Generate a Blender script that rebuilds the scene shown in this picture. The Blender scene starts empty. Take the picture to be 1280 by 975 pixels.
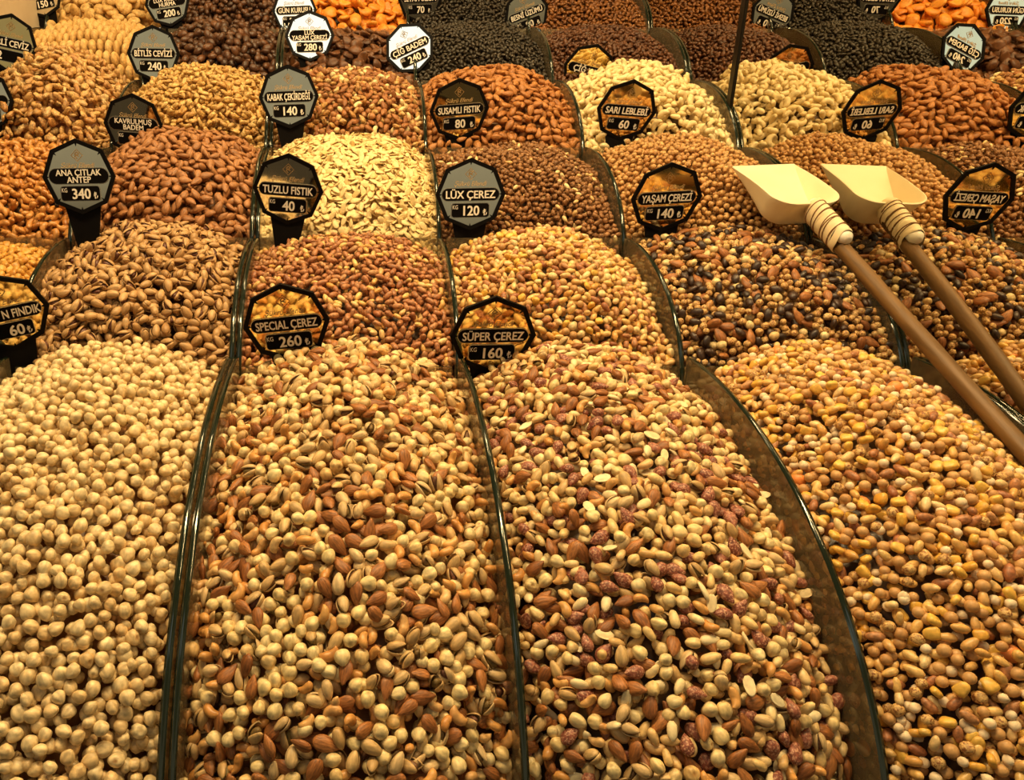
import bpy, bmesh, math, random
import numpy as np
from mathutils import Vector, Matrix, Euler

# ------------------------------------------------------------------ camera, world, lights, exposure
SC = bpy.context.scene
COL = SC.collection
PI = math.pi
RNG = np.random.default_rng(7)
random.seed(7)
CAMZ = 1.364                      # eye height; the bins' positions below are measured from it
F, CX, CY, TH = 962.0, 435.0, 487.5, math.radians(19.0)
CT, ST = math.cos(TH), math.sin(TH)

cd = bpy.data.cameras.new('camera')
cam = bpy.data.objects.new('camera', cd)
COL.objects.link(cam)
cam.location = (0, 0, CAMZ)
cam.rotation_euler = (PI / 2 - TH, 0, 0)
cd.sensor_fit = 'HORIZONTAL'
cd.sensor_width = 36.0
cd.lens = F / 1280 * 36.0
cd.shift_x = (640 - CX) / 1280
cd.clip_start = 0.02
SC.camera = cam

SC.view_settings.view_transform = 'Standard'
SC.view_settings.look = 'None'
SC.view_settings.gamma = 1.0
SC.view_settings.use_curve_mapping = False
SC.view_settings.exposure = 0.25

W = bpy.data.worlds.new('world')
SC.world = W
W.use_nodes = True
def build_world():
    """the lit market hall around the stall: dim below, grey and brighter in front of the stall and overhead"""
    nt = W.node_tree; N, L = nt.nodes, nt.links
    bg = N['Background']
    tc = N.new('ShaderNodeTexCoord'); sp = N.new('ShaderNodeSeparateXYZ')
    L.new(tc.outputs['Generated'], sp.inputs[0])
    m = N.new('ShaderNodeMath'); m.operation = 'MULTIPLY_ADD'
    m.inputs[1].default_value = 0.5; m.inputs[2].default_value = 0.5
    L.new(sp.outputs['Z'], m.inputs[0])
    cr = N.new('ShaderNodeValToRGB'); e = cr.color_ramp.elements
    stops = [(0.0, (.04, .026, .012)), (.49, (.055, .038, .018)), (.515, (.22, .18, .105)), (.56, (.29, .245, .145)), (.66, (.29, .25, .155)), (.71, (.09, .07, .038)), (1.0, (.06, .042, .02))]
    while len(e) < len(stops): e.new(.5)
    for i, (p, c) in enumerate(stops):
        e[i].position = p; e[i].color = (*c, 1)
    L.new(m.outputs[0], cr.inputs[0])
    fr = N.new('ShaderNodeMapRange')
    fr.inputs['From Min'].default_value = .2; fr.inputs['From Max'].default_value = -.5
    fr.inputs['To Min'].default_value = .35; fr.inputs['To Max'].default_value = 1.0
    L.new(sp.outputs['Y'], fr.inputs['Value'])
    L.new(cr.outputs[0], bg.inputs[0]); L.new(fr.outputs[0], bg.inputs[1])
build_world()

def area_lamp(name, loc, target, size, power, color, size_y=None):
    ld = bpy.data.lights.new(name, 'AREA')
    ld.energy = power
    ld.color = color
    ld.shape = 'RECTANGLE'
    ld.size = size
    ld.size_y = size_y or size
    o = bpy.data.objects.new(name, ld)
    COL.objects.link(o)
    o.location = (loc[0], loc[1], loc[2] + CAMZ)
    d = Vector(target) - Vector(loc)
    o.rotation_euler = d.to_track_quat('-Z', 'Y').to_euler()
    return o

WARM = (1.0, 0.71, 0.33)
for x in (-0.8, -0.48, -0.16, 0.16, 0.48, 0.8):
    area_lamp('ceiling_spot', (x, 0.90, 1.42), (x * 0.9, 0.95, -0.4), 0.09, 8.2, WARM)
for x in (-0.7, -0.25, 0.2, 0.62):
    area_lamp('ceiling_spot', (x, 2.05, 1.55), (x * 0.9, 2.0, 0.1), 0.09, 4.2, WARM)
# unseen cool white panels, added where the white sign plates reflect them
area_lamp('unseen_light_panel', (-0.3, -1.05, 2.3), (0.0, 2.1, 0.4), 1.0, 3.0, (0.97, 1.0, 0.95), 0.85)
area_lamp('unseen_light_panel', (-3.9, -1.05, 2.4), (0.0, 2.1, 0.4), 1.3, 2.6, (0.86, 1.0, 0.88), 0.9)

# ------------------------------------------------------------------ small helpers
def tag(o, label=None, cat=None, group=None, kind=None):
    if label: o['label'] = label
    if cat: o['category'] = cat
    if group: o['group'] = group
    if kind: o['kind'] = kind
    return o

def link(name, me, mat=None, parent=None):
    o = bpy.data.objects.new(name, me)
    COL.objects.link(o)
    if mat is not None:
        for m in (mat if isinstance(mat, (list, tuple)) else [mat]):
            me.materials.append(m)
    if parent is not None:
        o.parent = parent
    return o

def from_bm(name, bm, mat=None, parent=None, smooth=False):
    me = bpy.data.meshes.new(name)
    bm.normal_update()
    bm.to_mesh(me)
    bm.free()
    if smooth:
        me.shade_smooth()
    return link(name, me, mat, parent)

def empty(name, loc, rot=(0, 0, 0)):
    o = bpy.data.objects.new(name, None)
    COL.objects.link(o)
    o.location = loc
    o.rotation_euler = rot
    o.empty_display_size = 0.02
    return o

def tri_mesh(name, V, T, lc=None, rnd=None, msk=None):
    me = bpy.data.meshes.new(name)
    n, m = len(V), len(T)
    me.vertices.add(n)
    me.vertices.foreach_set('co', np.ascontiguousarray(V, dtype=np.float32).ravel())
    me.loops.add(3 * m)
    me.loops.foreach_set('vertex_index', np.ascontiguousarray(T, dtype=np.int32).ravel())
    me.polygons.add(m)
    me.polygons.foreach_set('loop_start', np.arange(0, 3 * m, 3, dtype=np.int32))
    me.update(calc_edges=True)
    me.validate()
    me.shade_smooth()
    if lc is not None:
        a = me.attributes.new('lc', 'FLOAT_VECTOR', 'POINT')
        a.data.foreach_set('vector', np.ascontiguousarray(lc, dtype=np.float32).ravel())
    if rnd is not None:
        a = me.attributes.new('rnd', 'FLOAT', 'POINT')
        a.data.foreach_set('value', np.ascontiguousarray(rnd, dtype=np.float32))
    if msk is not None:
        a = me.attributes.new('msk', 'FLOAT', 'POINT')
        a.data.foreach_set('value', np.ascontiguousarray(msk, dtype=np.float32))
    return me

def new_mat(name):
    m = bpy.data.materials.new(name)
    m.use_nodes = True
    nt = m.node_tree
    return m, nt, nt.nodes['Principled BSDF']

def plain(name, col, rough=0.5, metal=0.0, spec=0.5):
    m, nt, b = new_mat(name)
    b.inputs['Base Color'].default_value = (*col, 1)
    b.inputs['Roughness'].default_value = rough
    b.inputs['Metallic'].default_value = metal
    b.inputs['Specular IOR Level'].default_value = spec
    return m

def nut_mat(name, cols, mask=(0.1, 0.05, 0.02), rough=0.5, mott=0.25, scale=220, stretch=(1, 1, 1), bump=0.25, dark=0.55, spots=None):
    """Skin of a nut: each nut its own tone from COLS, mottled in its own coordinates; MASK where the mesh marks a scar or a kernel."""
    m, nt, b = new_mat(name)
    N, L = nt.nodes, nt.links
    def node(t, **k):
        n = N.new(t)
        for a, v in k.items(): setattr(n, a, v)
        return n
    at = node('ShaderNodeAttribute', attribute_name='rnd')
    oi = node('ShaderNodeObjectInfo')
    ad = node('ShaderNodeMath', operation='ADD')
    L.new(at.outputs['Fac'], ad.inputs[0]); L.new(oi.outputs['Random'], ad.inputs[1])
    fr = node('ShaderNodeMath', operation='FRACT')
    L.new(ad.outputs[0], fr.inputs[0])
    cr = node('ShaderNodeValToRGB')
    el = cr.color_ramp.elements
    while len(el) < len(cols): el.new(0.5)
    for i, c in enumerate(cols):
        el[i].position = i / max(1, len(cols) - 1)
        el[i].color = (*c, 1)
    L.new(fr.outputs[0], cr.inputs[0])
    lc = node('ShaderNodeAttribute', attribute_name='lc')
    sc = node('ShaderNodeVectorMath', operation='MULTIPLY')
    sc.inputs[1].default_value = stretch
    L.new(lc.outputs['Vector'], sc.inputs[0])
    off = node('ShaderNodeVectorMath', operation='ADD')
    L.new(sc.outputs[0], off.inputs[0]); L.new(fr.outputs[0], off.inputs[1])
    nz = node('ShaderNodeTexNoise')
    nz.inputs['Scale'].default_value = scale
    nz.inputs['Detail'].default_value = 3
    L.new(off.outputs[0], nz.inputs['Vector'])
    mr = node('ShaderNodeMapRange')
    mr.inputs['From Min'].default_value = 0.35; mr.inputs['From Max'].default_value = 0.65
    mr.inputs['To Min'].default_value = 1.0 - mott; mr.inputs['To Max'].default_value = 1.0 + mott * 0.35
    L.new(nz.outputs['Fac'], mr.inputs['Value'])
    mx = node('ShaderNodeVectorMath', operation='MULTIPLY')
    L.new(cr.outputs['Color'], mx.inputs[0]); L.new(mr.outputs[0], mx.inputs[1])
    col = mx.outputs[0]
    if spots is not None:
        n2 = node('ShaderNodeTexNoise')
        n2.inputs['Scale'].default_value = scale * 1.5
        L.new(off.outputs[0], n2.inputs['Vector'])
        m2 = node('ShaderNodeMapRange')
        m2.inputs['From Min'].default_value = 0.52; m2.inputs['From Max'].default_value = 0.6
        L.new(n2.outputs['Fac'], m2.inputs['Value'])
        x2 = node('ShaderNodeMix', data_type='RGBA')
        L.new(m2.outputs[0], x2.inputs['Factor']); L.new(col, x2.inputs['A'])
        x2.inputs['B'].default_value = (*spots, 1)
        col = x2.outputs['Result']
    mk = node('ShaderNodeAttribute', attribute_name='msk')
    xm = node('ShaderNodeMix', data_type='RGBA')
    L.new(mk.outputs['Fac'], xm.inputs['Factor']); L.new(col, xm.inputs['A'])
    xm.inputs['B'].default_value = (*mask, 1)
    L.new(xm.outputs['Result'], b.inputs['Base Color'])
    b.inputs['Roughness'].default_value = rough
    b.inputs['Specular IOR Level'].default_value = 0.5
    bp = node('ShaderNodeBump')
    bp.inputs['Strength'].default_value = bump
    bp.inputs['Distance'].default_value = 0.001
    L.new(nz.outputs['Fac'], bp.inputs['Height'])
    L.new(bp.outputs['Normal'], b.inputs['Normal'])
    return m

# ------------------------------------------------------------------ layout of the stepped display
FW = 346.0
def div_x(c):                     # x of the glass between column c-1 and column c
    return (-521.0 + FW * c) / F
MIRROR_X = div_x(4)

def prof(k):                      # (centre y, half depth, crown z, half height) of row k's arched glass
    if k == 1: return 1.15, 0.60, -0.345, 0.455
    return 1.5 + 0.33 * (k - 2), 0.335, -0.205 + 0.158 * (k - 2), 0.235
def front_y(k):
    c, a, t, b = prof(k)
    return c - a
PANEL_PHI = 0.33
def phi0(k): return 0.13 if k == 1 else 0.04

def cam_px(P):
    """pixel and depth of points given relative to the camera's foot (z relative to the eye)"""
    P = np.atleast_2d(P)
    q = -P[:, 2]
    d = P[:, 1] * CT + q * ST
    v = q * CT - P[:, 1] * ST
    return CX + F * P[:, 0] / d, CY + F * v / d, d

def world_from(px, py, d):
    v = (py - CY) * d / F
    return Vector(((px - CX) * d / F, d * CT - v * ST, -(d * ST + v * CT)))

def heap_surface(k, c, bump, edge):
    """S(u, s): point and normal of the heap in bin (k, c); u across 0..1, s = metres of arc from the front"""
    cy, a, t, b = prof(k)
    ph = np.linspace(phi0(k), PI / 2, 200)
    Y = cy - a * np.cos(ph); Z = t - b + b * np.sin(ph)
    if k > 1: Y = np.maximum(Y, front_y(k) + 0.019)
    yb = front_y(k + 1) + 0.002
    if yb > Y[-1] + 1e-3:
        ye = np.linspace(Y[-1], yb, 20)[1:]
        Y = np.r_[Y, ye]; Z = np.r_[Z, t - 0.10 * (ye - Y[199])]
    dY, dZ = np.gradient(Y), np.gradient(Z)
    l = np.hypot(dY, dZ)
    NY, NZ = -dZ / l, dY / l
    S = np.r_[0, np.cumsum(np.hypot(np.diff(Y), np.diff(Z)))]
    xl, xr = div_x(c) + 0.007, div_x(c + 1) - 0.007
    ramp = np.clip((S - (.03 if k > 1 else 0)) / 0.14, 0, 1); ramp = ramp * ramp * (3 - 2 * ramp)
    if k == 1: ramp = np.ones_like(S)
    def f(u, s, lift=0.0):
        y, z = np.interp(s, S, Y), np.interp(s, S, Z)
        ny, nz = np.interp(s, S, NY), np.interp(s, S, NZ)
        r = np.interp(s, S, ramp)
        w = np.abs(2 * u - 1)
        h = (bump + edge) * (1 - w ** 2.2) - edge
        h = h * (0.1 + 0.9 * r) - 0.004 + 0.006 * np.sin(u * 9 + s * 14 + c) * np.sin(s * 11 + k) 
        slope = -(bump + edge) * 2.2 * w ** 1.2 * np.sign(2 * u - 1) * 2 / (xr - xl) * r
        n = np.stack([-slope, ny, nz], -1)
        n /= np.linalg.norm(n, axis=-1, keepdims=True)
        h = h + lift
        P = np.stack([xl + u * (xr - xl), y + ny * h, z + nz * h], -1)
        return P, n
    return f, S[-1], xr - xl

# ------------------------------------------------------------------ nut shapes (numpy, metres; long axis x, thin axis z)
def ico(sub):
    bm = bmesh.new()
    bmesh.ops.create_icosphere(bm, subdivisions=sub, radius=1.0)
    V = np.array([v.co[:] for v in bm.verts]); T = np.array([[v.index for v in f.verts] for f in bm.faces])
    bm.free()
    return V, T
ICO = {s: ico(s) for s in (1, 2, 3)}

def lumps(v, rng, freq, n=6):
    r = np.zeros(len(v))
    for _ in range(n):
        d = rng.normal(size=3); d /= np.linalg.norm(d)
        r += np.sin(freq * rng.uniform(0.7, 1.4) * (v @ d) + rng.uniform(0, 6.3))
    return r / n

def s_hazel(v, rng, hole=False):
    p = v.copy()
    x = v[:, 0]
    ph = np.arctan2(v[:, 2], v[:, 1])
    a, b = rng.uniform(0, 6.3, 2)
    r = 1 + (0.05 * np.cos(3 * ph + a) + 0.028 * np.cos(7 * ph + b)) * (1 - x ** 2) + 0.09 * lumps(v, rng, 2.6)
    g = np.exp(-((np.angle(np.exp(1j * (ph - a)))) / 0.16) ** 2) * np.clip(x + .75, 0, 1) * (1 - x ** 2) ** .5
    r -= 0.10 * g
    m = np.clip((-x - 0.93) / 0.05, 0, 1) * 0.35 + np.clip((x - 0.985) / 0.01, 0, 1) * 0.6 + 0.40 * g
    if hole:
        d = np.array([.55, .5, .66]); d /= np.linalg.norm(d)
        h = np.exp(-((1 - v @ d) / 0.045) ** 2)
        r -= .22 * h; m = np.maximum(m, h)
    p *= r[:, None]
    p[:, 0] += 0.26 * np.clip(x, 0, 1) ** 6
    p[:, 0] = np.where(p[:, 0] < -0.80, -0.80 + (p[:, 0] + 0.80) * 0.3, p[:, 0])
    p[:, 0] *= rng.uniform(0.90, 1.14); p[:, 2] *= rng.uniform(0.82, 1.0)
    return p * 0.5, m
def s_almond(v, rng):
    x = v[:, 0]
    p = v.copy()
    w = (1 - 0.26 * x - 0.12 * x * x)
    p[:, 1] *= w * 0.60; p[:, 2] *= w * 0.36 * rng.uniform(0.9, 1.15)
    p[:, 0] += 0.16 * np.clip(x, 0, 1) ** 5
    p[:, 1] += 0.07 * rng.uniform(-1, 1) * (1 - x * x)
    p *= (1 + 0.035 * lumps(v * [1, 3, 3], rng, 3))[:, None]
    return p * 0.5, np.clip((x - 0.97) / 0.03, 0, 1) * 0.6
def s_peanut(v, rng):
    x = v[:, 0]
    p = v.copy()
    w = 0.56 * (1 - 0.10 * np.exp(-(x / 0.3) ** 2) * rng.uniform(0, 1.4) - 0.12 * x)
    p[:, 1] *= w; p[:, 2] *= w * 0.95
    p[:, 0] += 0.06 * np.clip(x, 0, 1) ** 6
    p *= (1 + 0.04 * lumps(v, rng, 4))[:, None]
    return p * 0.5, np.clip((x - 0.96) / 0.03, 0, 1) * 0.35
def s_halfpeanut(v, rng):
    p, m = s_peanut(v, rng)
    p[:, 2] = np.where(p[:, 2] < 0, p[:, 2] * 0.12, p[:, 2] * 0.8)
    p[:, 2] += 0.05 * (p[:, 1] / 0.28) ** 2 * (v[:, 2] < 0)
    p[:, 2] *= -1
    p[:, 1] *= -1
    return p, m * 0
def s_ball(v, rng):
    return v * 0.5 * (1 + 0.03 * lumps(v, rng, 3))[:, None], np.zeros(len(v))
def s_chick(v, rng):
    x = v[:, 0]
    p = v * (1 + 0.09 * lumps(v, rng, 3.5))[:, None]
    p[:, 0] += 0.3 * np.clip(x, 0, 1) ** 8
    g = np.exp(-(v[:, 1] / 0.16) ** 2) * np.clip(x + 0.3, 0, 1)
    p *= (1 - 0.16 * g)[:, None]
    return p * 0.47, np.clip(g - 0.55, 0, 1) * 1.5
def s_corn(v, rng):
    q = np.sign(v) * np.abs(v) ** 0.62
    p = q * np.array([0.62, 0.5, 0.33])
    p[:, 1] *= 1 + 0.28 * v[:, 0]
    p *= (1 + 0.06 * lumps(v, rng, 3))[:, None]
    return p, np.clip((-v[:, 0] - 0.8) / 0.1, 0, 1) * 0.3
def s_seed(v, rng):
    x = v[:, 0]
    p = v.copy()
    w = 0.55 * (1 - 0.22 * x)
    rr = np.hypot(v[:, 0], v[:, 1])
    p[:, 1] *= w
    p[:, 2] *= 0.13 * (1 + 0.25 * np.exp(-((rr - 0.88) / 0.1) ** 2))
    p[:, 0] += 0.2 * np.clip(x, 0, 1) ** 4
    p[:, 2] += 0.05 * rng.uniform(-1, 1) * (1 - x * x)
    return p * 0.5, np.clip((rr - 0.94) / 0.06, 0, 1) * 0.35
def s_walnut(v, rng):
    s = np.array([1.0, rng.uniform(0.42, 0.7), rng.uniform(0.34, 0.5)])
    r = 1 + 0.42 * lumps(v, rng, 3.2, 4) + 0.5 * np.abs(lumps(v, rng, 6.5, 4)) - 0.2
    return v * r[:, None] * s * 0.5, np.clip(lumps(v, rng, 5, 4) * 1.6 - 0.2, 0, 0.8)
def s_raisin(v, rng):
    r = 1 + 0.14 * lumps(v * [0.5, 1, 1], rng, 6, 6)
    p = v * r[:, None] * np.array([0.5, rng.uniform(0.27, 0.34), rng.uniform(0.22, 0.3)])
    return p, np.zeros(len(v))
def s_date(v, rng):
    r = 1 + 0.10 * lumps(v * [0.4, 1, 1], rng, 5.5, 6)
    return v * r[:, None] * np.array([0.5, 0.34, 0.29]), np.zeros(len(v))
def s_apricot(v, rng):
    r = 1 + 0.16 * lumps(v, rng, 2.6, 5) + 0.07 * lumps(v, rng, 6, 5)
    p = v * r[:, None] * np.array([0.5, rng.uniform(.34, .44), 0.17])
    rr = np.hypot(v[:, 0], v[:, 1])
    p[:, 2] -= 0.12 * np.exp(-(rr / 0.4) ** 2) * (v[:, 2] > 0)
    p[:, 2] += rng.uniform(-.22, .22) * v[:, 0] ** 2 + rng.uniform(-.15, .15) * v[:, 1] * v[:, 0] + .05 * lumps(v, rng, 4, 3)
    return p, np.zeros(len(v))
def s_fig(v, rng):
    r = 1 + 0.07 * lumps(v, rng, 5, 6)
    p = v * r[:, None] * np.array([0.5, 0.46, 0.24])
    rr = np.hypot(v[:, 0], v[:, 1])
    p[:, 2] -= 0.12 * np.exp(-(rr / 0.3) ** 2) * np.sign(v[:, 2])
    return p, np.exp(-(rr / 0.16) ** 2) * 0.6
def s_sesame(v, rng):
    r = 1 + 0.32 * lumps(v, rng, 7, 5) + 0.25 * lumps(v, rng, 3, 4)
    return v * r[:, None] * np.array([0.5, 0.37, 0.35]), np.zeros(len(v))
def s_sugar(v, rng):
    p, m = s_almond(v, rng)
    p = p * np.array([0.95, 1.08, 1.35]) * (1 + 0.05 * lumps(v, rng, 9, 7))[:, None]
    return p, m * 0

def tube_mesh(path, radii, seg):
    """closed tube along PATH (n,3) with RADII (n,2)"""
    n = len(path)
    V, T = [], []
    tg = np.gradient(path, axis=0)
    for i in range(n):
        t = tg[i] / np.linalg.norm(tg[i])
        z = np.array([0, 0, 1.0]); z -= t * (z @ t); z /= np.linalg.norm(z)
        y = np.cross(z, t)
        for j in range(seg):
            a = 2 * PI * j / seg
            V.append(path[i] + y * math.cos(a) * radii[i][0] + z * math.sin(a) * radii[i][1])
    for i in range(n - 1):
        for j in range(seg):
            a, b = i * seg + j, i * seg + (j + 1) % seg
            T += [[a, a + seg, b], [b, a + seg, b + seg]]
    V.append(path[0]); V.append(path[-1])
    for j in range(seg):
        T.append([len(V) - 2, j, (j + 1) % seg])
        T.append([len(V) - 1, (n - 1) * seg + (j + 1) % seg, (n - 1) * seg + j])
    return np.array(V), np.array(T)[:, ::-1]
def cashew_mesh(rng, hi):
    n, seg = (15, 10) if hi else (9, 7)
    t = np.linspace(-1, 1, n)
    t = np.sign(t) * np.abs(t) ** 0.85
    bend = rng.uniform(1.15, 1.5)
    R = 0.36
    a = t * bend
    path = np.stack([R * np.sin(a), R * (np.cos(a) - 0.65), 0.03 * np.sin(2 * a)], -1)
    w = 0.205 * (1 - np.abs(t) ** 3.4 * 0.92) * (1 + 0.22 * t)
    V, T = tube_mesh(path, np.stack([w, w * 0.9], -1), seg)
    return V, T, np.zeros(len(V))
def pist_parts(rng, hi):
    """two opened shell halves (one mesh) and the kernel between them"""
    nu, nr = (14, 5) if hi else (9, 3)
    ang = rng.uniform(0.10, 0.24)
    SV, STr = [], []
    def half(sign):
        base = len(SV)
        m = nu * nr + 1
        for scale in (1.0, 0.86):
            for i in range(nr + 1):
                th = PI / 2 * i / nr                # 0 at the rim .. pi/2 at the crown
                for j in range(nu if i < nr else 1):
                    f = 2 * PI * j / nu
                    x = math.cos(th) * math.cos(f); y = math.cos(th) * math.sin(f); z = math.sin(th)
                    w = 1 - 0.16 * x
                    p = np.array([x + 0.12 * max(0, x) ** 5, y * 0.6 * w, z * 0.56 * w]) * scale * 0.5
                    p[2] *= sign
                    q = p + np.array([0.5, 0, 0])
                    ca, sa = math.cos(ang * sign), math.sin(ang * sign)
                    SV.append(np.array([q[0] * ca - q[2] * sa - 0.5, q[1], q[0] * sa + q[2] * ca]))
        for s_, o in ((0, base), (1, base + m)):
            flip = (s_ == 1) != (sign < 0)
            for i in range(nr):
                for j in range(nu):
                    a, b = o + i * nu + j, o + i * nu + (j + 1) % nu
                    ts = [[a, b, o + nr * nu]] if i == nr - 1 else [[a, b, a + nu], [b, b + nu, a + nu]]
                    STr.extend([t[::-1] for t in ts] if flip else ts)
        for j in range(nu):
            a, b = base + j, base + (j + 1) % nu
            t1, t2 = [a, a + m, b], [b, a + m, b + m]
            if sign < 0: t1, t2 = t1[::-1], t2[::-1]
            STr.extend([t1, t2])
    half(1); half(-1)
    kv, kt = ICO[2 if hi else 1]
    K = kv * (1 + 0.05 * lumps(kv, rng, 5))[:, None] * np.array([0.42, 0.225, 0.205])
    return np.array(SV), np.array(STr), K, kt

SHAPES = dict(hazel=s_hazel, almond=s_almond, peanut=s_peanut, halfpeanut=s_halfpeanut, ball=s_ball, chick=s_chick, corn=s_corn, seed=s_seed,
              walnut=s_walnut, raisin=s_raisin, date=s_date, apricot=s_apricot, fig=s_fig, sesame=s_sesame, sugar=s_sugar)
# planar footprint radius, thickness (share of the length) and how flat they lie
FOOT = dict(hazel=(0.47, 0.9, 1.0), almond=(0.36, 0.40, .35), peanut=(0.36, 0.52, .5), halfpeanut=(0.36, 0.25, .4), ball=(0.5, 1, 1), chick=(0.46, 0.9, 1), corn=(0.5, 0.66, .9),
            seed=(0.32, 0.20, .42), walnut=(0.38, 0.5, .6), raisin=(0.36, 0.5, .5), date=(0.38, 0.6, .5), apricot=(0.42, 0.42, .45), fig=(0.46, 0.5, .5),
            sesame=(0.42, 0.7, .8), sugar=(0.40, 0.5, .5), cashew=(0.32, 0.40, .6), pist=(0.36, 0.6, .6))

def make_variants(shape, size, n, sub, seed):
    """n variants: (V, T, mask, kernel start index or None)"""
    out = []
    rng = np.random.default_rng(seed)
    for i in range(n):
        if shape == 'cashew':
            V, T, m = cashew_mesh(rng, sub >= 2)
        elif shape == 'pist':
            a, ta, b, tb = pist_parts(rng, sub >= 2)
            V = np.r_[a, b]; T = np.r_[ta, tb + len(a)]; m = np.r_[np.zeros(len(a)), np.ones(len(b))]
            out.append((V * size, T, m, (len(a), len(ta))))
            continue
        else:
            v, T = ICO[sub]
            V, m = SHAPES[shape](v, rng, hole=(i == 0)) if shape == 'hazel' else SHAPES[shape](v, rng)
        out.append((V * size, T, m, None))
    return out

# ------------------------------------------------------------------ materials
M = {}
M['haz_pale'] = nut_mat('blanched_hazelnut', [(.80, .60, .32), (.86, .68, .38), (.74, .50, .23), (.84, .64, .34)], mask=(.34, .15, .04), rough=.40, mott=.36, scale=190, stretch=(.5, 1, 1), bump=.45)
M['haz_mix'] = nut_mat('toasted_hazelnut', [(.86, .68, .34), (.82, .60, .27), (.88, .72, .39), (.74, .48, .19)], mask=(.34, .15, .04), rough=.40, mott=.36, scale=190, stretch=(.5, 1, 1), bump=.45)
M['almond'] = nut_mat('almond_skin', [(.34, .12, .032), (.44, .17, .048), (.28, .095, .025), (.40, .15, .04)], mask=(.2, .08, .02), rough=.5, mott=.45, scale=520, stretch=(.2, 1, 1), bump=.7)
M['almond_roast'] = nut_mat('roasted_almond_skin', [(.38, .155, .052), (.46, .20, .07), (.32, .125, .04)], mask=(.2, .08, .02), rough=.52, mott=.4, scale=460, stretch=(.22, 1, 1), bump=.5)
M['almond_raw'] = nut_mat('raw_almond_skin', [(.44, .165, .04), (.54, .22, .055), (.37, .13, .028)], mask=(.25, .1, .02), rough=.5, mott=.38, scale=460, stretch=(.22, 1, 1), bump=.5)
M['cashew'] = nut_mat('roasted_cashew', [(.66, .31, .085), (.74, .40, .13), (.58, .25, .06), (.78, .50, .22)], rough=.36, mott=.25, scale=160, bump=.15)
M['cashew_dark'] = nut_mat('caramel_cashew', [(.54, .22, .045), (.66, .31, .08), (.44, .16, .03)], rough=.34, mott=.3, scale=160, bump=.15)
M['cashew_raw'] = nut_mat('raw_cashew', [(.84, .66, .33), (.88, .72, .40), (.78, .58, .26)], rough=.45, mott=.15, scale=150, bump=.15)
M['pist'] = nut_mat('pistachio_shell', [(.64, .42, .19), (.72, .51, .26), (.54, .33, .13), (.70, .47, .21)], mask=(.16, .055, .03), rough=.48, mott=.32, scale=260, stretch=(.35, 1, 1), bump=.35)
M['pist_kernel'] = nut_mat('pistachio_kernel', [(.16, .055, .03), (.24, .16, .04), (.12, .035, .025)], rough=.55, mott=.4, scale=400, bump=.4)
M['pist_brown'] = nut_mat('brown_pistachio_shell', [(.50, .28, .11), (.60, .36, .155), (.40, .21, .075)], mask=(.12, .04, .025), rough=.46, mott=.3, scale=260, stretch=(.35, 1, 1), bump=.35)
M['peanut_pale'] = nut_mat('blanched_peanut', [(.82, .60, .27), (.78, .50, .20), (.86, .68, .36), (.68, .37, .12)], rough=.40, mott=.25, scale=170, bump=.25)
M['peanut_half'] = nut_mat('split_peanut', [(.90, .76, .48), (.86, .68, .38)], rough=.5, mott=.15, scale=200, bump=.2)
M['peanut_gold'] = nut_mat('golden_peanut', [(.78, .46, .14), (.82, .54, .20), (.68, .34, .085), (.86, .64, .32)], rough=.34, mott=.28, scale=180, bump=.25)
M['peanut_red'] = nut_mat('red_peanut_skin', [(.42, .16, .065), (.50, .22, .09), (.36, .12, .045), (.58, .30, .13)], rough=.45, mott=.45, scale=260, bump=.35)
M['sugar'] = nut_mat('sugared_almond', [(.27, .075, .045), (.36, .12, .075), (.22, .055, .035)], rough=.5, mott=.5, scale=300, bump=.7, spots=(.52, .27, .17))
M['chick_brown'] = nut_mat('brown_chickpea', [(.56, .30, .11), (.64, .37, .15), (.50, .25, .085)], mask=(.3, .13, .04), rough=.5, mott=.2, scale=200, bump=.25)
M['chick_gold'] = nut_mat('golden_chickpea', [(.58, .30, .095), (.68, .39, .145), (.46, .21, .06)], mask=(.13, .045, .015), rough=.48, mott=.42, scale=280, bump=.4)
M['chick_pop'] = nut_mat('cracked_chickpea', [(.66, .40, .14), (.76, .50, .20), (.54, .29, .085)], mask=(.2, .07, .02), rough=.55, mott=.4, scale=280, bump=.5, spots=(.26, .095, .03))
M['chick_white'] = nut_mat('white_chickpea', [(.86, .70, .48), (.82, .64, .42)], mask=(.5, .3, .15), rough=.55, mott=.15, scale=200, bump=.3)
M['corn'] = nut_mat('corn_kernel', [(.80, .46, .075), (.84, .53, .11), (.72, .36, .05)], mask=(.6, .4, .2), rough=.36, mott=.25, scale=180, bump=.25)
M['corn_brown'] = nut_mat('roasted_corn', [(.66, .32, .055), (.74, .40, .085), (.56, .24, .035)], mask=(.5, .3, .12), rough=.4, mott=.3, scale=180, bump=.25)
M['candy'] = nut_mat('orange_coating', [(.80, .26, .06), (.84, .32, .09)], rough=.45, mott=.15, scale=200, bump=.15)
M['seed'] = nut_mat('pumpkin_seed', [(.84, .64, .30), (.88, .70, .36), (.76, .54, .22)], mask=(.55, .34, .12), rough=.5, mott=.15, scale=260, bump=.2)
M['walnut'] = nut_mat('walnut_kernel', [(.68, .38, .12), (.78, .49, .18), (.52, .24, .065), (.82, .57, .26)], mask=(.30, .11, .026), rough=.45, mott=.5, scale=280, bump=.7)
M['walnut_gold'] = nut_mat('golden_walnut_kernel', [(.74, .44, .13), (.82, .55, .20), (.60, .31, .08)], mask=(.36, .15, .035), rough=.45, mott=.5, scale=280, bump=.7)
M['sesame'] = nut_mat('sesame_peanut', [(.20, .075, .022), (.29, .115, .036), (.14, .05, .015), (.36, .16, .055)], rough=.5, mott=.5, scale=380, bump=.9, spots=(.44, .22, .08))
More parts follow.
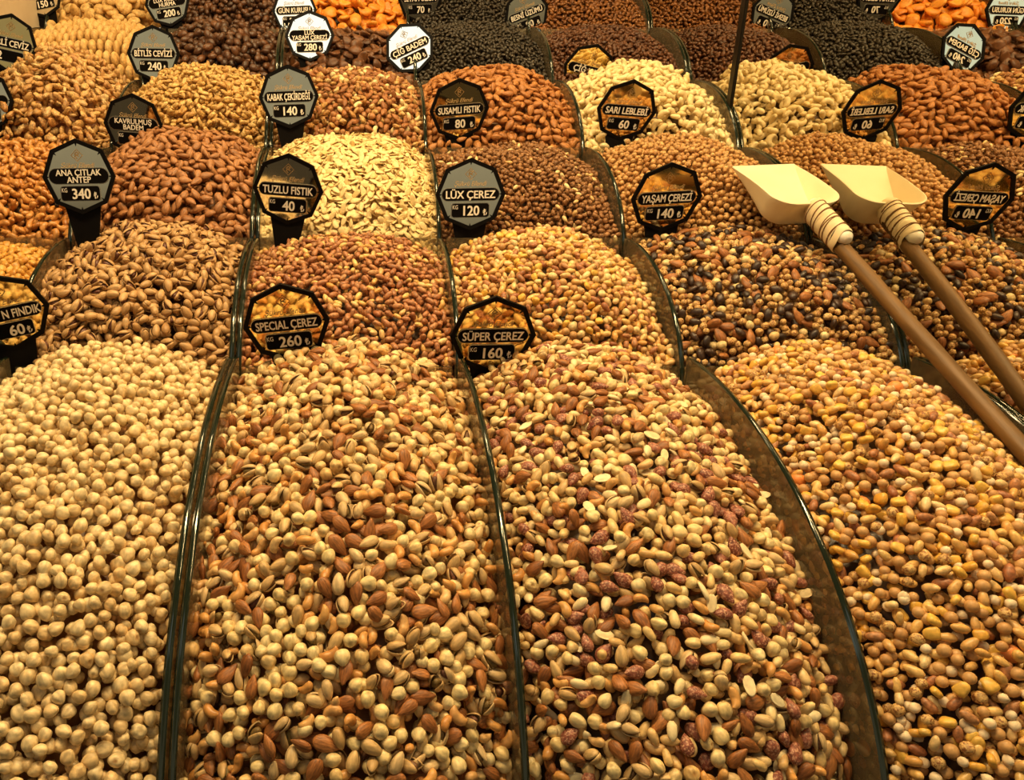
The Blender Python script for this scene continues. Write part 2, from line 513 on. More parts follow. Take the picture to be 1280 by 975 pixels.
M['haz_skin'] = nut_mat('brown_hazelnut_skin', [(.36, .15, .05), (.46, .20, .07)], mask=(.6, .4, .2), rough=.5, mott=.3, scale=240, bump=.2)
M['raisin_black'] = nut_mat('black_raisin', [(.030, .022, .012), (.045, .030, .016), (.022, .017, .010)], rough=.45, mott=.4, scale=240, bump=.6)
M['raisin_dark'] = nut_mat('dark_raisin', [(.035, .017, .012), (.06, .026, .014), (.028, .014, .010)], rough=.42, mott=.4, scale=240, bump=.6)
M['raisin_brown'] = nut_mat('brown_raisin', [(.10, .033, .012), (.155, .052, .016), (.07, .023, .009)], rough=.42, mott=.4, scale=240, bump=.6)
M['raisin_amber'] = nut_mat('amber_raisin', [(.22, .072, .015), (.30, .11, .022), (.15, .046, .011)], rough=.42, mott=.4, scale=240, bump=.6)
M['date'] = nut_mat('dried_date', [(.075, .03, .014), (.125, .048, .02), (.055, .023, .012), (.18, .065, .022)], rough=.33, mott=.45, scale=200, bump=.8)
M['apri_dark'] = nut_mat('brown_apricot', [(.13, .045, .016), (.19, .07, .022), (.09, .032, .012)], rough=.42, mott=.35, scale=120, bump=.5)
M['apri'] = nut_mat('orange_apricot', [(.88, .30, .025), (.92, .38, .045), (.80, .24, .02)], rough=.4, mott=.2, scale=120, bump=.35)
M['fig'] = nut_mat('dried_fig', [(.72, .44, .15), (.78, .52, .20), (.64, .37, .11)], mask=(.3, .15, .05), rough=.55, mott=.3, scale=160, bump=.6)

def noise_col(name, a, b, scale=(1, 1, 1), ns=8, rough=.5, bump=.15, metal=0, spec=.4, coord='Object'):
    m, nt, bs = new_mat(name)
    N, L = nt.nodes, nt.links
    tc = N.new('ShaderNodeTexCoord'); mp = N.new('ShaderNodeMapping')
    mp.inputs['Scale'].default_value = scale
    nz = N.new('ShaderNodeTexNoise'); nz.inputs['Scale'].default_value = ns; nz.inputs['Detail'].default_value = 5
    cr = N.new('ShaderNodeValToRGB')
    cr.color_ramp.elements[0].position = .3; cr.color_ramp.elements[0].color = (*a, 1)
    cr.color_ramp.elements[1].position = .7; cr.color_ramp.elements[1].color = (*b, 1)
    bp = N.new('ShaderNodeBump'); bp.inputs['Strength'].default_value = bump; bp.inputs['Distance'].default_value = .002
    L.new(tc.outputs[coord], mp.inputs[0]); L.new(mp.outputs[0], nz.inputs[0]); L.new(nz.outputs[0], cr.inputs[0])
    L.new(cr.outputs[0], bs.inputs['Base Color']); L.new(nz.outputs[0], bp.inputs['Height']); L.new(bp.outputs[0], bs.inputs['Normal'])
    bs.inputs['Roughness'].default_value = rough; bs.inputs['Metallic'].default_value = metal; bs.inputs['Specular IOR Level'].default_value = spec
    return m
M['plaster'] = noise_col('cream_plaster', (.62, .50, .34), (.68, .56, .40), ns=20, rough=.8)
M['stand'] = noise_col('dark_wood', (.05, .025, .012), (.09, .045, .02), scale=(1, 8, 8), ns=6, rough=.5)
M['black'] = plain('black_acrylic', (.005, .004, .004), .5, 0, .08)
M['tagblack'] = plain('black_tag', (.005, .004, .004), .7, 0, .03)
M['letter'] = plain('cream_lettering', (.88, .80, .70), .5)
M['goldink'] = plain('gold_ink', (.50, .33, .15), .5, .0)
M['silver'] = plain('silver_border', (.55, .50, .42), .25, .8)
M['amber_reflect_plate'] = noise_col('amber_reflect_mirror', (.80, .63, .30), (.86, .70, .36), ns=30, rough=.05, bump=.01, metal=1.0)  # same mirror plate, amber of the reflected nuts put into its colour
M['plate'] = noise_col('mirror_plate', (.80, .77, .66), (.86, .83, .72), ns=30, rough=.05, bump=.01, metal=1.0)
M['scoop'] = noise_col('cream_plastic', (.82, .70, .46), (.86, .75, .52), ns=24, rough=.45, bump=.05)
M['tape'] = noise_col('cream_tape', (.74, .58, .34), (.82, .68, .44), ns=40, rough=.5, bump=.2)
M['stub'] = plain('white_plastic_stub', (.82, .76, .64), .5)
M['string'] = plain('brown_string', (.20, .09, .03), .7)
M['wood'] = noise_col('stick_wood', (.10, .048, .013), (.19, .095, .027), scale=(1, .12, 1), ns=110, rough=.5, bump=.3)

def mirror_mat():
    m, nt, b = new_mat('wall_mirror_silver')
    b.inputs['Base Color'].default_value = (.80, .76, .66, 1)
    b.inputs['Metallic'].default_value = 1.0
    b.inputs['Roughness'].default_value = 0.0
    return m
M['mirror'] = mirror_mat()
M['post'] = plain('dark_metal_post', (.02, .014, .008), .35, .6)

def glass_mat():
    m, nt, b = new_mat('clear_glass')
    N, L = nt.nodes, nt.links
    N.remove(b)
    tr = N.new('ShaderNodeBsdfTransparent'); tr.inputs[0].default_value = (.95, .93, .85, 1)
    gl = N.new('ShaderNodeBsdfGlossy'); gl.inputs[0].default_value = (1, 1, 1, 1); gl.inputs['Roughness'].default_value = 0.02
    fr = N.new('ShaderNodeFresnel'); fr.inputs[0].default_value = 1.5
    mx = N.new('ShaderNodeMixShader')
    L.new(fr.outputs[0], mx.inputs[0]); L.new(tr.outputs[0], mx.inputs[1]); L.new(gl.outputs[0], mx.inputs[2])
    df = N.new('ShaderNodeBsdfDiffuse'); df.inputs[0].default_value = (.80, .62, .36, 1)
    m2 = N.new('ShaderNodeMixShader'); m2.inputs[0].default_value = 0.09
    L.new(mx.outputs[0], m2.inputs[1]); L.new(df.outputs[0], m2.inputs[2])
    L.new(m2.outputs[0], N['Material Output'].inputs[0])
    return m
M['glass'] = glass_mat()
M['glass_edge'] = plain('green_glass_edge', (.010, .016, .009), .10, 0, .8)

# ------------------------------------------------------------------ the setting
def box_bm(bm, lo, hi):
    r = bmesh.ops.create_cube(bm, size=1.0)
    for v in r['verts']:
        v.co = Vector([(lo[i] + hi[i]) / 2 + v.co[i] * (hi[i] - lo[i]) for i in range(3)])
    return r['verts']
def Z(z): return z + CAMZ

bm = bmesh.new(); box_bm(bm, (-1.6, 0.0, -0.05), (1.1, 3.2, 0.0))
tag(from_bm('floor', bm, noise_col('floor_tile', (.20, .15, .10), (.26, .20, .14), ns=5)), 'dark tiled floor under the stepped display', 'floor', kind='structure')
bm = bmesh.new(); box_bm(bm, (-1.6, 2.86, 0.0), (1.1, 2.92, 2.6))
tag(from_bm('wall_back', bm, M['plaster']), 'cream wall behind the topmost row of bins', 'wall', kind='structure')
bm = bmesh.new(); box_bm(bm, (-0.965, 2.05, 0.0), (-0.925, 2.86, 2.6))
tag(from_bm('wall_left', bm, M['plaster']), 'cream wall at the far end of the upper bins', 'wall', kind='structure')

# two mirror panels with a dark seam post between them close the display at its right end
SEAM_Y = 1.93
for y0, y1, lab in ((0.2, SEAM_Y - 0.012, 'tall wall mirror beside the wooden scoop, on the near side of the dark post'),
                    (SEAM_Y + 0.012, 2.86, 'tall wall mirror beside the raisin bins, beyond the dark post')):
    bm = bmesh.new(); box_bm(bm, (MIRROR_X, y0, 0.3), (MIRROR_X + 0.006, y1, 2.5))
    tag(from_bm('wall_mirror', bm, M['mirror']), lab, 'mirror')
bm = bmesh.new(); box_bm(bm, (MIRROR_X - 0.004, SEAM_Y - 0.012, 0.3), (MIRROR_X + 0.02, SEAM_Y + 0.012, 2.5))
bmesh.ops.bevel(bm, geom=bm.edges[:], offset=0.002, segments=2, affect='EDGES')
tag(from_bm('mirror_post', bm, M['post']), 'dark upright metal post joining the two wall mirrors', 'post')

# stepped stand that carries the bins
bm = bmesh.new()
pts = [(0.5, 0.0)]
for k in range(1, 7):
    y = front_y(k) - (0.0 if k > 1 else 0.0)
    z = prof(k)[2] - prof(k)[3] - 0.05
    if k == 1: z = -0.86
    pts += [(y, pts[-1][1] if k > 1 else 0.0), (y, Z(z))] if k > 1 else [(y - .05, 0.0), (y - .05, Z(z))]
pts += [(2.86, pts[-1][1]), (2.86, 0.0)]
pts = pts[1:]
vs0 = [bm.verts.new((-0.92, y, z)) for y, z in pts]
vs1 = [bm.verts.new((MIRROR_X - 0.001, y, z)) for y, z in pts]
bm.faces.new(vs0); bm.faces.new(vs1[::-1])
for i in range(len(pts)):
    j = (i + 1) % len(pts)
    bm.faces.new((vs0[j], vs0[i], vs1[i], vs1[j]))
bmesh.ops.recalc_face_normals(bm, faces=bm.faces)
tag(from_bm('display_stand', bm, M['stand']), 'dark wooden stepped stand beneath the glass bins', 'display stand')

# ------------------------------------------------------------------ glass dividers and front panels
ROWN = {1: 'front', 2: 'second', 3: 'third', 4: 'fourth', 5: 'fifth', 6: 'topmost'}
def divider(k, x, label, thick=0.0082):
    cy, a, t, b = prof(k)
    top = []
    for i in range(41):
        ph = PI / 2 * i / 40
        top.append((cy - a * math.cos(ph), t - b + b * math.sin(ph)))
    yb = front_y(k + 1) - 0.002
    if yb > top[-1][0] + .004: top.append((yb, t))
    zb = t - b - 0.05 if k > 1 else -0.86
    bm = bmesh.new()
    poly = [(top[0][0], zb)] + top + [(top[-1][0], zb)]
    L = [bm.verts.new((x - thick / 2, y, Z(z))) for y, z in poly]
    R = [bm.verts.new((x + thick / 2, y, Z(z))) for y, z in poly]
    fl = bm.faces.new(L); fr = bm.faces.new(R[::-1])
    for f in (fl, fr): f.material_index = 0
    n = len(poly)
    for i in range(n):
        j = (i + 1) % n
        f = bm.faces.new((L[j], L[i], R[i], R[j])); f.material_index = 1
    bmesh.ops.recalc_face_normals(bm, faces=bm.faces)
    ed = [e for e in bm.edges if len(e.link_faces) == 2 and {f.material_index for f in e.link_faces} == {0, 1}]
    r = bmesh.ops.bevel(bm, geom=ed, offset=0.0012, segments=2, affect='EDGES', material=1)
    me_faces = [f for f in bm.faces if f.material_index == 1]
    for f in me_faces: f.smooth = True
    o = from_bm('glass_divider', bm, [M['glass'], M['glass_edge']])
    return tag(o, label, 'divider')

HN = {(1, 0): 'blanched hazelnuts', (1, 1): 'hazelnut and pistachio mix', (1, 2): 'peanut and sugared almond mix', (1, 3): 'chickpea and corn mix',
      (2, -1): 'golden corn', (2, 0): 'brown pistachios', (2, 1): 'red peanuts', (2, 2): 'peanut and chickpea mix', (2, 3): 'raisin and almond mix',
      (3, -1): 'caramel cashews', (3, 0): 'roasted almonds', (3, 1): 'pumpkin seeds', (3, 2): 'sesame peanuts', (3, 3): 'golden chickpeas',
      (4, -1): 'dark walnuts', (4, 0): 'golden walnuts', (4, 1): 'walnut and cashew mix', (4, 2): 'raw almonds', (4, 3): 'raw cashews',
      (5, -1): 'strung figs', (5, 0): 'dates', (5, 1): 'brown apricots', (5, 2): 'black raisins', (5, 3): 'brown raisins',
      (6, -1): 'loose figs', (6, 0): 'small dates', (6, 1): 'orange apricots', (6, 2): 'dark currants', (6, 3): 'amber raisins'}
for k in range(1, 7):
    for c in range(-1 if k > 1 else 0, 5):
        x = div_x(c)
        if c == (-1 if k > 1 else 0):
            divider(k, x + 0.004, 'curved outer glass end pane beside the %s' % HN[(k, c)])
            continue
        if c == 4:
            divider(k, x - 0.0045, 'curved glass end pane against the wall mirror beside the %s' % HN[(k, 3)])
        elif c == 1:
            divider(k, x - 0.006, 'curved glass pane of the double divider, on the %s side' % HN[(k, 0)])
            divider(k, x + 0.006, 'curved glass pane of the double divider, on the %s side' % HN[(k, 1)])
        else:
            divider(k, x, 'curved glass divider between the %s and the %s' % (HN[(k, c - 1)], HN[(k, c)]))
for k in range(2, 7):
    for c in range(-1, 4):
        cy, a, t, b = prof(k)
        y = cy - a * math.cos(PANEL_PHI)
        z1 = t - b + b * math.sin(PANEL_PHI); z0 = t - b - 0.05
        bm = bmesh.new()
        y0 = front_y(k) + 0.004
        vs = box_bm(bm, (div_x(c) + 0.012, y0, Z(z0)), (div_x(c + 1) - 0.012, y0 + 0.005, Z(z1)))
        for f in bm.faces: f.material_index = 1 if abs(f.normal.y) < .5 else 0
        bm.normal_update()
        for f in bm.faces: f.material_index = 0 if abs(f.normal.y) > .5 else 1
        tag(from_bm('glass_front_panel', bm, [M['glass'], M['glass_edge']]), 'low clear glass front panel holding back the %s' % HN[(k, c)], 'glass panel')

# ------------------------------------------------------------------ what lies in the bins
# kind name, shape, length (m), material, share, label, category
def K(name, shape, size, mat, share, label, cat): return dict(name=name, shape=shape, size=size, mat=mat, share=share, label=label, cat=cat)
BINS = {
 (1, 0): (.03, .03, [K('blanched_hazelnut', 'hazel', .0152, 'haz_pale', 1, 'pale round blanched hazelnut in the front bin of hazelnuts only', 'hazelnut')]),
 (1, 1): (.03, .038, [
    K('toasted_hazelnut', 'hazel', .0148, 'haz_mix', .33, 'creamy toasted hazelnut in the front mix with cashews and pistachios', 'hazelnut'),
    K('brown_almond', 'almond', .024, 'almond', .22, 'brown almond in the front mix with cashews and pistachios', 'almond'),
    K('roasted_cashew', 'cashew', .025, 'cashew', .19, 'golden roasted cashew in the front mix with pistachios', 'cashew'),
    K('salted_pistachio', 'pist', .0215, 'pist', .27, 'split salted pistachio in its shell among cashews and hazelnuts', 'pistachio')]),
 (1, 2): (.03, .045, [
    K('cream_hazelnut', 'hazel', .0145, 'haz_mix', .19, 'cream hazelnut in the front mix with red sugared almonds', 'hazelnut'),
    K('salted_almond', 'almond', .0235, 'almond', .19, 'salted brown almond beside red sugared almonds and peanuts', 'almond'),
    K('golden_cashew', 'cashew', .0245, 'cashew', .11, 'golden curved cashew beside red sugared almonds and peanuts', 'cashew'),
    K('open_pistachio', 'pist', .021, 'pist', .13, 'open pistachio shell beside red sugared almonds and peanuts', 'pistachio'),
    K('blanched_peanut', 'peanut', .0195, 'peanut_pale', .2, 'whole blanched peanut in the front mix with sugared almonds', 'peanut'),
    K('peanut_half', 'halfpeanut', .02, 'peanut_half', .07, 'pale split peanut half in the front mix with sugared almonds', 'peanut'),
    K('sugared_almond', 'sugar', .022, 'sugar', .13, 'mottled dark red sugared almond in the front mix', 'almond')]),
 (1, 3): (.03, .05, [
    K('brown_chickpea', 'ball', .0128, 'chick_brown', .24, 'smooth round brown chickpea in the front mix beside the mirror', 'chickpea'),
    K('corn_kernel', 'corn', .0122, 'corn', .13, 'fried yellow corn kernel in the front mix beside the mirror', 'corn'),
    K('golden_peanut', 'peanut', .0185, 'peanut_gold', .28, 'golden roasted peanut in the front mix beside the mirror', 'peanut'),
    K('white_chickpea', 'chick', .0115, 'chick_white', .10, 'small white chickpea in the front mix beside the mirror', 'chickpea'),
    K('cracked_chickpea', 'chick', .0135, 'chick_pop', .10, 'cracked spotted chickpea in the front mix beside the mirror', 'chickpea'),
    K('red_peanut', 'peanut', .020, 'peanut_red', .11, 'reddish skinned peanut in the front mix with yellow corn', 'peanut'),
    K('orange_ball', 'ball', .021, 'candy', .014, 'smooth orange coated ball among chickpeas and corn', 'sweet')]),
 (2, -1): (.0, .03, [K('golden_corn', 'corn', .0135, 'corn_brown', 1, 'golden corn kernel in the second row behind the hazelnuts', 'corn')]),
 (2, 0): (.035, .03, [K('brown_pistachio', 'pist', .0225, 'pist_brown', 1, 'brown shelled pistachio in the second row bin of pistachios only', 'pistachio')]),
 (2, 1): (.015, .028, [
    K('red_skinned_peanut', 'peanut', .0185, 'peanut_red', .78, 'red skinned peanut in the second row bin behind the 260 sign', 'peanut'),
    K('tan_peanut', 'peanut', .0175, 'peanut_gold', .22, 'tan peanut among red skinned ones behind the 260 sign', 'peanut')]),
 (2, 2): (.025, .035, [
    K('salted_peanut', 'peanut', .0175, 'peanut_gold', .40, 'salted golden peanut in the mix behind the 160 sign', 'peanut'),
    K('tan_chickpea', 'ball', .0125, 'chick_brown', .24, 'round tan chickpea in the mix behind the 160 sign', 'chickpea'),
    K('fried_corn', 'corn', .0115, 'corn', .07, 'yellow fried corn in the mix behind the 160 sign', 'corn'),
    K('dark_peanut', 'peanut', .018, 'peanut_red', .18, 'dark skinned peanut in the mix behind the 160 sign', 'peanut'),
    K('small_hazelnut', 'hazel', .0138, 'haz_mix', .10, 'small cream hazelnut in the mix behind the 160 sign', 'hazelnut')]),
 (2, 3): (.025, .015, [
    K('popped_chickpea', 'chick', .0118, 'chick_pop', .40, 'popped spotted chickpea among raisins under the wooden scoop handle', 'chickpea'),
    K('almond_kernel', 'almond', .027, 'almond', .19, 'brown almond among raisins under the wooden scoop handle', 'almond'),
    K('plump_raisin', 'raisin', .021, 'raisin_dark', .26, 'plump black raisin in the mix under the wooden scoop handle', 'raisin'),
    K('walnut_chunk', 'walnut', .024, 'walnut', .08, 'walnut chunk among raisins under the wooden scoop handle', 'walnut'),
    K('pale_hazelnut', 'hazel', .0145, 'haz_mix', .08, 'pale hazelnut among raisins under the wooden scoop handle', 'hazelnut')]),
 (3, -1): (.02, .02, [K('caramel_cashew', 'cashew', .028, 'cashew_dark', 1, 'dark golden caramel cashew in the third row beside the 340 sign', 'cashew')]),
 (3, 0): (.048, .02, [K('roasted_almond', 'almond', .026, 'almond_roast', 1, 'roasted brown almond in the third row bin behind the 340 sign', 'almond')]),
 (3, 1): (.035, .02, [K('pumpkin_seed', 'seed', .0215, 'seed', 1, 'flat cream pumpkin seed in the third row behind the 40 sign', 'seed')]),
 (3, 2): (.012, .028, [
    K('sesame_peanut', 'sesame', .0135, 'sesame', .93, 'dark sesame coated peanut in the third row behind the 120 sign', 'peanut'),
    K('bare_peanut', 'peanut', .015, 'peanut_pale', .07, 'bare pale peanut among the dark sesame coated ones', 'peanut')]),
 (3, 3): (.03, .02, [K('golden_chickpea', 'chick', .0122, 'chick_gold', 1, 'small golden chickpea in the third row behind the 140 sign', 'chickpea')]),
 (4, -1): (.08, .03, [K('walnut_half', 'walnut', .026, 'walnut', 1, 'dark walnut half in the fourth row below the strung figs', 'walnut')]),
 (4, 0): (.042, .02, [K('walnut_piece', 'walnut', .022, 'walnut_gold', 1, 'golden walnut piece in the fourth row below the dates', 'walnut')]),
 (4, 1): (.035, .02, [
    K('walnut_bit', 'walnut', .022, 'walnut', .34, 'walnut bit in the fourth row mix with cashews', 'walnut'),
    K('small_almond', 'almond', .022, 'almond', .34, 'small brown almond in the fourth row mix with cashews', 'almond'),
    K('skinned_hazelnut', 'hazel', .0145, 'haz_skin', .16, 'brown skinned hazelnut in the fourth row mix with cashews', 'hazelnut'),
    K('mixed_cashew', 'cashew', .027, 'cashew_raw', .07, 'cream cashew in the fourth row mix with walnuts', 'cashew'),
    K('round_hazelnut', 'hazel', .0145, 'haz_mix', .04, 'cream hazelnut in the fourth row mix with walnuts', 'hazelnut')]),
 (4, 2): (.04, .022, [K('raw_almond', 'almond', .0265, 'almond_raw', 1, 'raw reddish almond in the fourth row behind the 80 sign', 'almond')]),
 (4, 3): (.045, .03, [K('raw_cashew', 'cashew', .031, 'cashew_raw', 1, 'raw cream cashew in the fourth row behind the 60 sign', 'cashew')]),
 (5, -1): (.01, .02, []),
 (5, 0): (.02, .03, [K('dried_date', 'date', .030, 'date', 1, 'dark wrinkled date in the fifth row behind the 240 sign', 'date')]),
 (5, 1): (.0, .04, [K('brown_apricot', 'apricot', .038, 'apri_dark', 1, 'dark brown dried apricot in the fifth row behind the 280 sign', 'apricot')]),
 (5, 2): (.02, .035, [K('black_raisin', 'raisin', .0155, 'raisin_black', 1, 'black raisin in the fifth row behind the tilted 240 sign', 'raisin')]),
 (5, 3): (.01, .04, [K('brown_raisin', 'raisin', .0165, 'raisin_brown', 1, 'dark brown raisin in the fifth row above the raw cashews', 'raisin')]),
 (6, -1): (.02, .03, [K('dried_fig', 'fig', .040, 'fig', 1, 'loose pale dried fig in the topmost row beside the 150 sign', 'fig')]),
 (6, 0): (.02, .03, [K('small_date', 'date', .024, 'date', 1, 'small dark date in the topmost row behind the 200 sign', 'date')]),
 (6, 1): (.02, .03, [K('orange_apricot', 'apricot', .045, 'apri', 1, 'bright orange dried apricot in the topmost row', 'apricot')]),
 (6, 2): (.02, .03, [K('dark_currant', 'raisin', .0145, 'raisin_black', 1, 'tiny black currant in the topmost row behind the 70 sign', 'currant')]),  # black raisins, the same kind as in the bin below
 (6, 3): (.02, .03, [K('amber_raisin', 'raisin', .016, 'raisin_amber', 1, 'amber raisin in the topmost row behind the 90 sign', 'raisin')]),
}

def scatter(f, slen, width, kinds, rng, layers):
    """heaped nuts: layers of darts thrown on the heap's surface; returns kind index, point, normal, layer"""
    shares = np.array([q['share'] for q in kinds]); shares = shares / shares.sum()
    foot = np.array([FOOT[q['shape']][0] * q['size'] for q in kinds])
    thick = np.array([FOOT[q['shape']][1] * q['size'] for q in kinds])
    cell = foot.max() * 2
    mean_t = float((shares * thick).sum())
    res = []
    for lay in range(layers):
        grid = {}
        fac = 0.87 if lay == 0 else 0.9
        area = slen * width
        tries = int(area / (PI * (foot ** 2 * shares).sum()) * (9 if lay == 0 else 5))
        U = rng.random(tries) * width; S = rng.random(tries) * slen
        KI = rng.choice(len(kinds), tries, p=shares)
        for i in range(tries):
            x, s, ki = U[i], S[i], KI[i]
            r = foot[ki]
            gx, gs = int(x / cell), int(s / cell)
            ok = True
            for ax in (gx - 1, gx, gx + 1):
                for as_ in (gs - 1, gs, gs + 1):
                    for (px, ps, pr) in grid.get((ax, as_), ()):
                        dd = (r + pr) * fac
                        if (px - x) ** 2 + (ps - s) ** 2 < dd * dd:
                            ok = False; break
                    if not ok: break
                if not ok: break
            if ok:
                grid.setdefault((gx, gs), []).append((x, s, r))
                res.append((ki, x / width, s, lay))
    ki = np.array([r[0] for r in res]); u = np.array([r[1] for r in res]); s = np.array([r[2] for r in res]); lay = np.array([r[3] for r in res])
    lift = -lay * mean_t * 0.66 - 0.35 * thick[ki] + rng.normal(0, 0.20, len(ki)) * mean_t
    P, n = f(u, s, lift)
    return ki, P, n, lay

def against_glass(f, slen, kinds, rng, side, k, depth=0.085):
    """nuts pressed against a side pane, from the heap's edge downwards"""
    shares = np.array([q['share'] for q in kinds]); shares = shares / shares.sum()
    foot = np.array([FOOT[q['shape']][0] * q['size'] for q in kinds]); thick = np.array([FOOT[q['shape']][1] * q['size'] for q in kinds])
    tries = int(slen * depth / (PI * (foot ** 2 * shares).sum()) * 6)
    S = rng.random(tries) * slen; D = rng.random(tries) * depth; KI = rng.choice(len(kinds), tries, p=shares)
    kept = []
    cell = foot.max() * 2; grid = {}
    for i in range(tries):
        r = foot[KI[i]]; g = (int(S[i] / cell), int(D[i] / cell)); ok = True
        for a in (g[0] - 1, g[0], g[0] + 1):
            for b in (g[1] - 1, g[1], g[1] + 1):
                for (x, y, q) in grid.get((a, b), ()):
                    if (x - S[i]) ** 2 + (y - D[i]) ** 2 < ((r + q) * .86) ** 2: ok = False; break
        if ok:
            grid.setdefault(g, []).append((S[i], D[i], r)); kept.append(i)
    kept = np.array(kept, dtype=int)
    ki = KI[kept]
    u = np.full(len(kept), 0.0 if side < 0 else 1.0)
    P, n = f(u, S[kept], -D[kept] - thick[ki] * .5)
    P[:, 0] += -side * (thick[ki] * 0.45) 
    nn = np.tile(np.array([float(side), 0, 0]), (len(kept), 1))
    ok = P[:, 1] > front_y(k) + .012
    return ki[ok], P[ok], nn[ok], np.full(ok.sum(), 9)

def frames(n, flat, rng):
    """rotation matrices with local z near n and random spin"""
    m = len(n)
    t = n + rng.normal(0, 1, (m, 3)) * flat[:, None]
    t /= np.linalg.norm(t, axis=1, keepdims=True)
    r = rng.normal(0, 1, (m, 3))
    x = r - t * (r * t).sum(1, keepdims=True)
    x /= np.linalg.norm(x, axis=1, keepdims=True)
    y = np.cross(t, x)
    sgn = np.where(rng.random(m) < 0.5, 1.0, -1.0)[:, None]
    return np.stack([x, y * sgn, t * sgn], -1)

ALL = []            # per kind: dict(kind, variants, P, R, s, lay, var)
CORES = []
for (k, c), (bump, edge, kinds) in BINS.items():
    if not kinds: continue
    f, slen, width = heap_surface(k, c, bump, edge)
    rng = np.random.default_rng(100 + k * 17 + c)
    layers = 3 if k < 3 else 4
    ki, P, n, lay = scatter(f, slen, width, kinds, rng, layers)
    for side in (-1, 1):
        e = against_glass(f, slen, kinds, rng, side, k)
        ki, P, n, lay = np.r_[ki, e[0]], np.r_[P, e[1]], np.r_[n, e[2]], np.r_[lay, e[3]]
    flat = np.array([FOOT[q['shape']][2] for q in kinds])[ki]
    R = frames(n, flat, rng)
    tmax = max(FOOT[q['shape']][1] * q['size'] for q in kinds)
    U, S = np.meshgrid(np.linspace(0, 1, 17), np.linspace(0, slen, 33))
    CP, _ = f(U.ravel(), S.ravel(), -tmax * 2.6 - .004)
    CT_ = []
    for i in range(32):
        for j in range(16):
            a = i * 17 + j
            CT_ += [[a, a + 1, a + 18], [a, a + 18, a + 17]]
    for i, q in enumerate(kinds):
        sel = ki == i
        hi = 3 if k == 1 and q['shape'] in ('hazel', 'almond', 'sugar') else 2
        var = make_variants(q['shape'], q['size'], 4, hi, 1000 + k * 50 + c * 7 + i)
        lo = make_variants(q['shape'], q['size'], 4, 2 if (k == 1 or q['shape'] in ('walnut', 'seed', 'apricot', 'fig')) else 1, 1000 + k * 50 + c * 7 + i)
        ALL.append(dict(q=q, bin=(k, c), var=var, lo=lo, P=P[sel], R=R[sel], lay=lay[sel], s=rng.uniform(.88, 1.12, sel.sum()),
                        vi=rng.choice(4, sel.sum(), p=[.10, .3, .3, .3]), core=(CP, np.array(CT_)) if i == int(np.argmax([z['share'] for z in kinds])) else None))

# which of them show largest from where one stands: a coarse painter's buffer
IDB = np.full((975, 1280), -1, dtype=np.int32)
cat = []
for a, A in enumerate(ALL):
    px, py, d = cam_px(A['P'])
    r = FOOT[A['q']['shape']][0] * A['q']['size'] * A['s'] * F / d
    for i in np.nonzero((px > -10) & (px < 1290) & (py > -10) & (py < 985))[0]:
        cat.append((d[i], a, i, px[i], py[i], r[i]))
cat.sort(key=lambda t: -t[0])
for j, (d, a, i, x, y, r) in enumerate(cat):
    x0, x1, y0, y1 = int(max(0, x - r)), int(min(1279, x + r)), int(max(0, y - r * .85)), int(min(974, y + r * .85))
    if x1 >= x0 and y1 >= y0: IDB[y0:y1 + 1, x0:x1 + 1] = j
cnt = np.bincount(IDB[IDB >= 0].ravel(), minlength=len(cat))
SHOWN = [dict() for _ in ALL]
for j, t in enumerate(cat):
    if cnt[j] >= 5: SHOWN[t[1]][t[2]] = int(cnt[j])

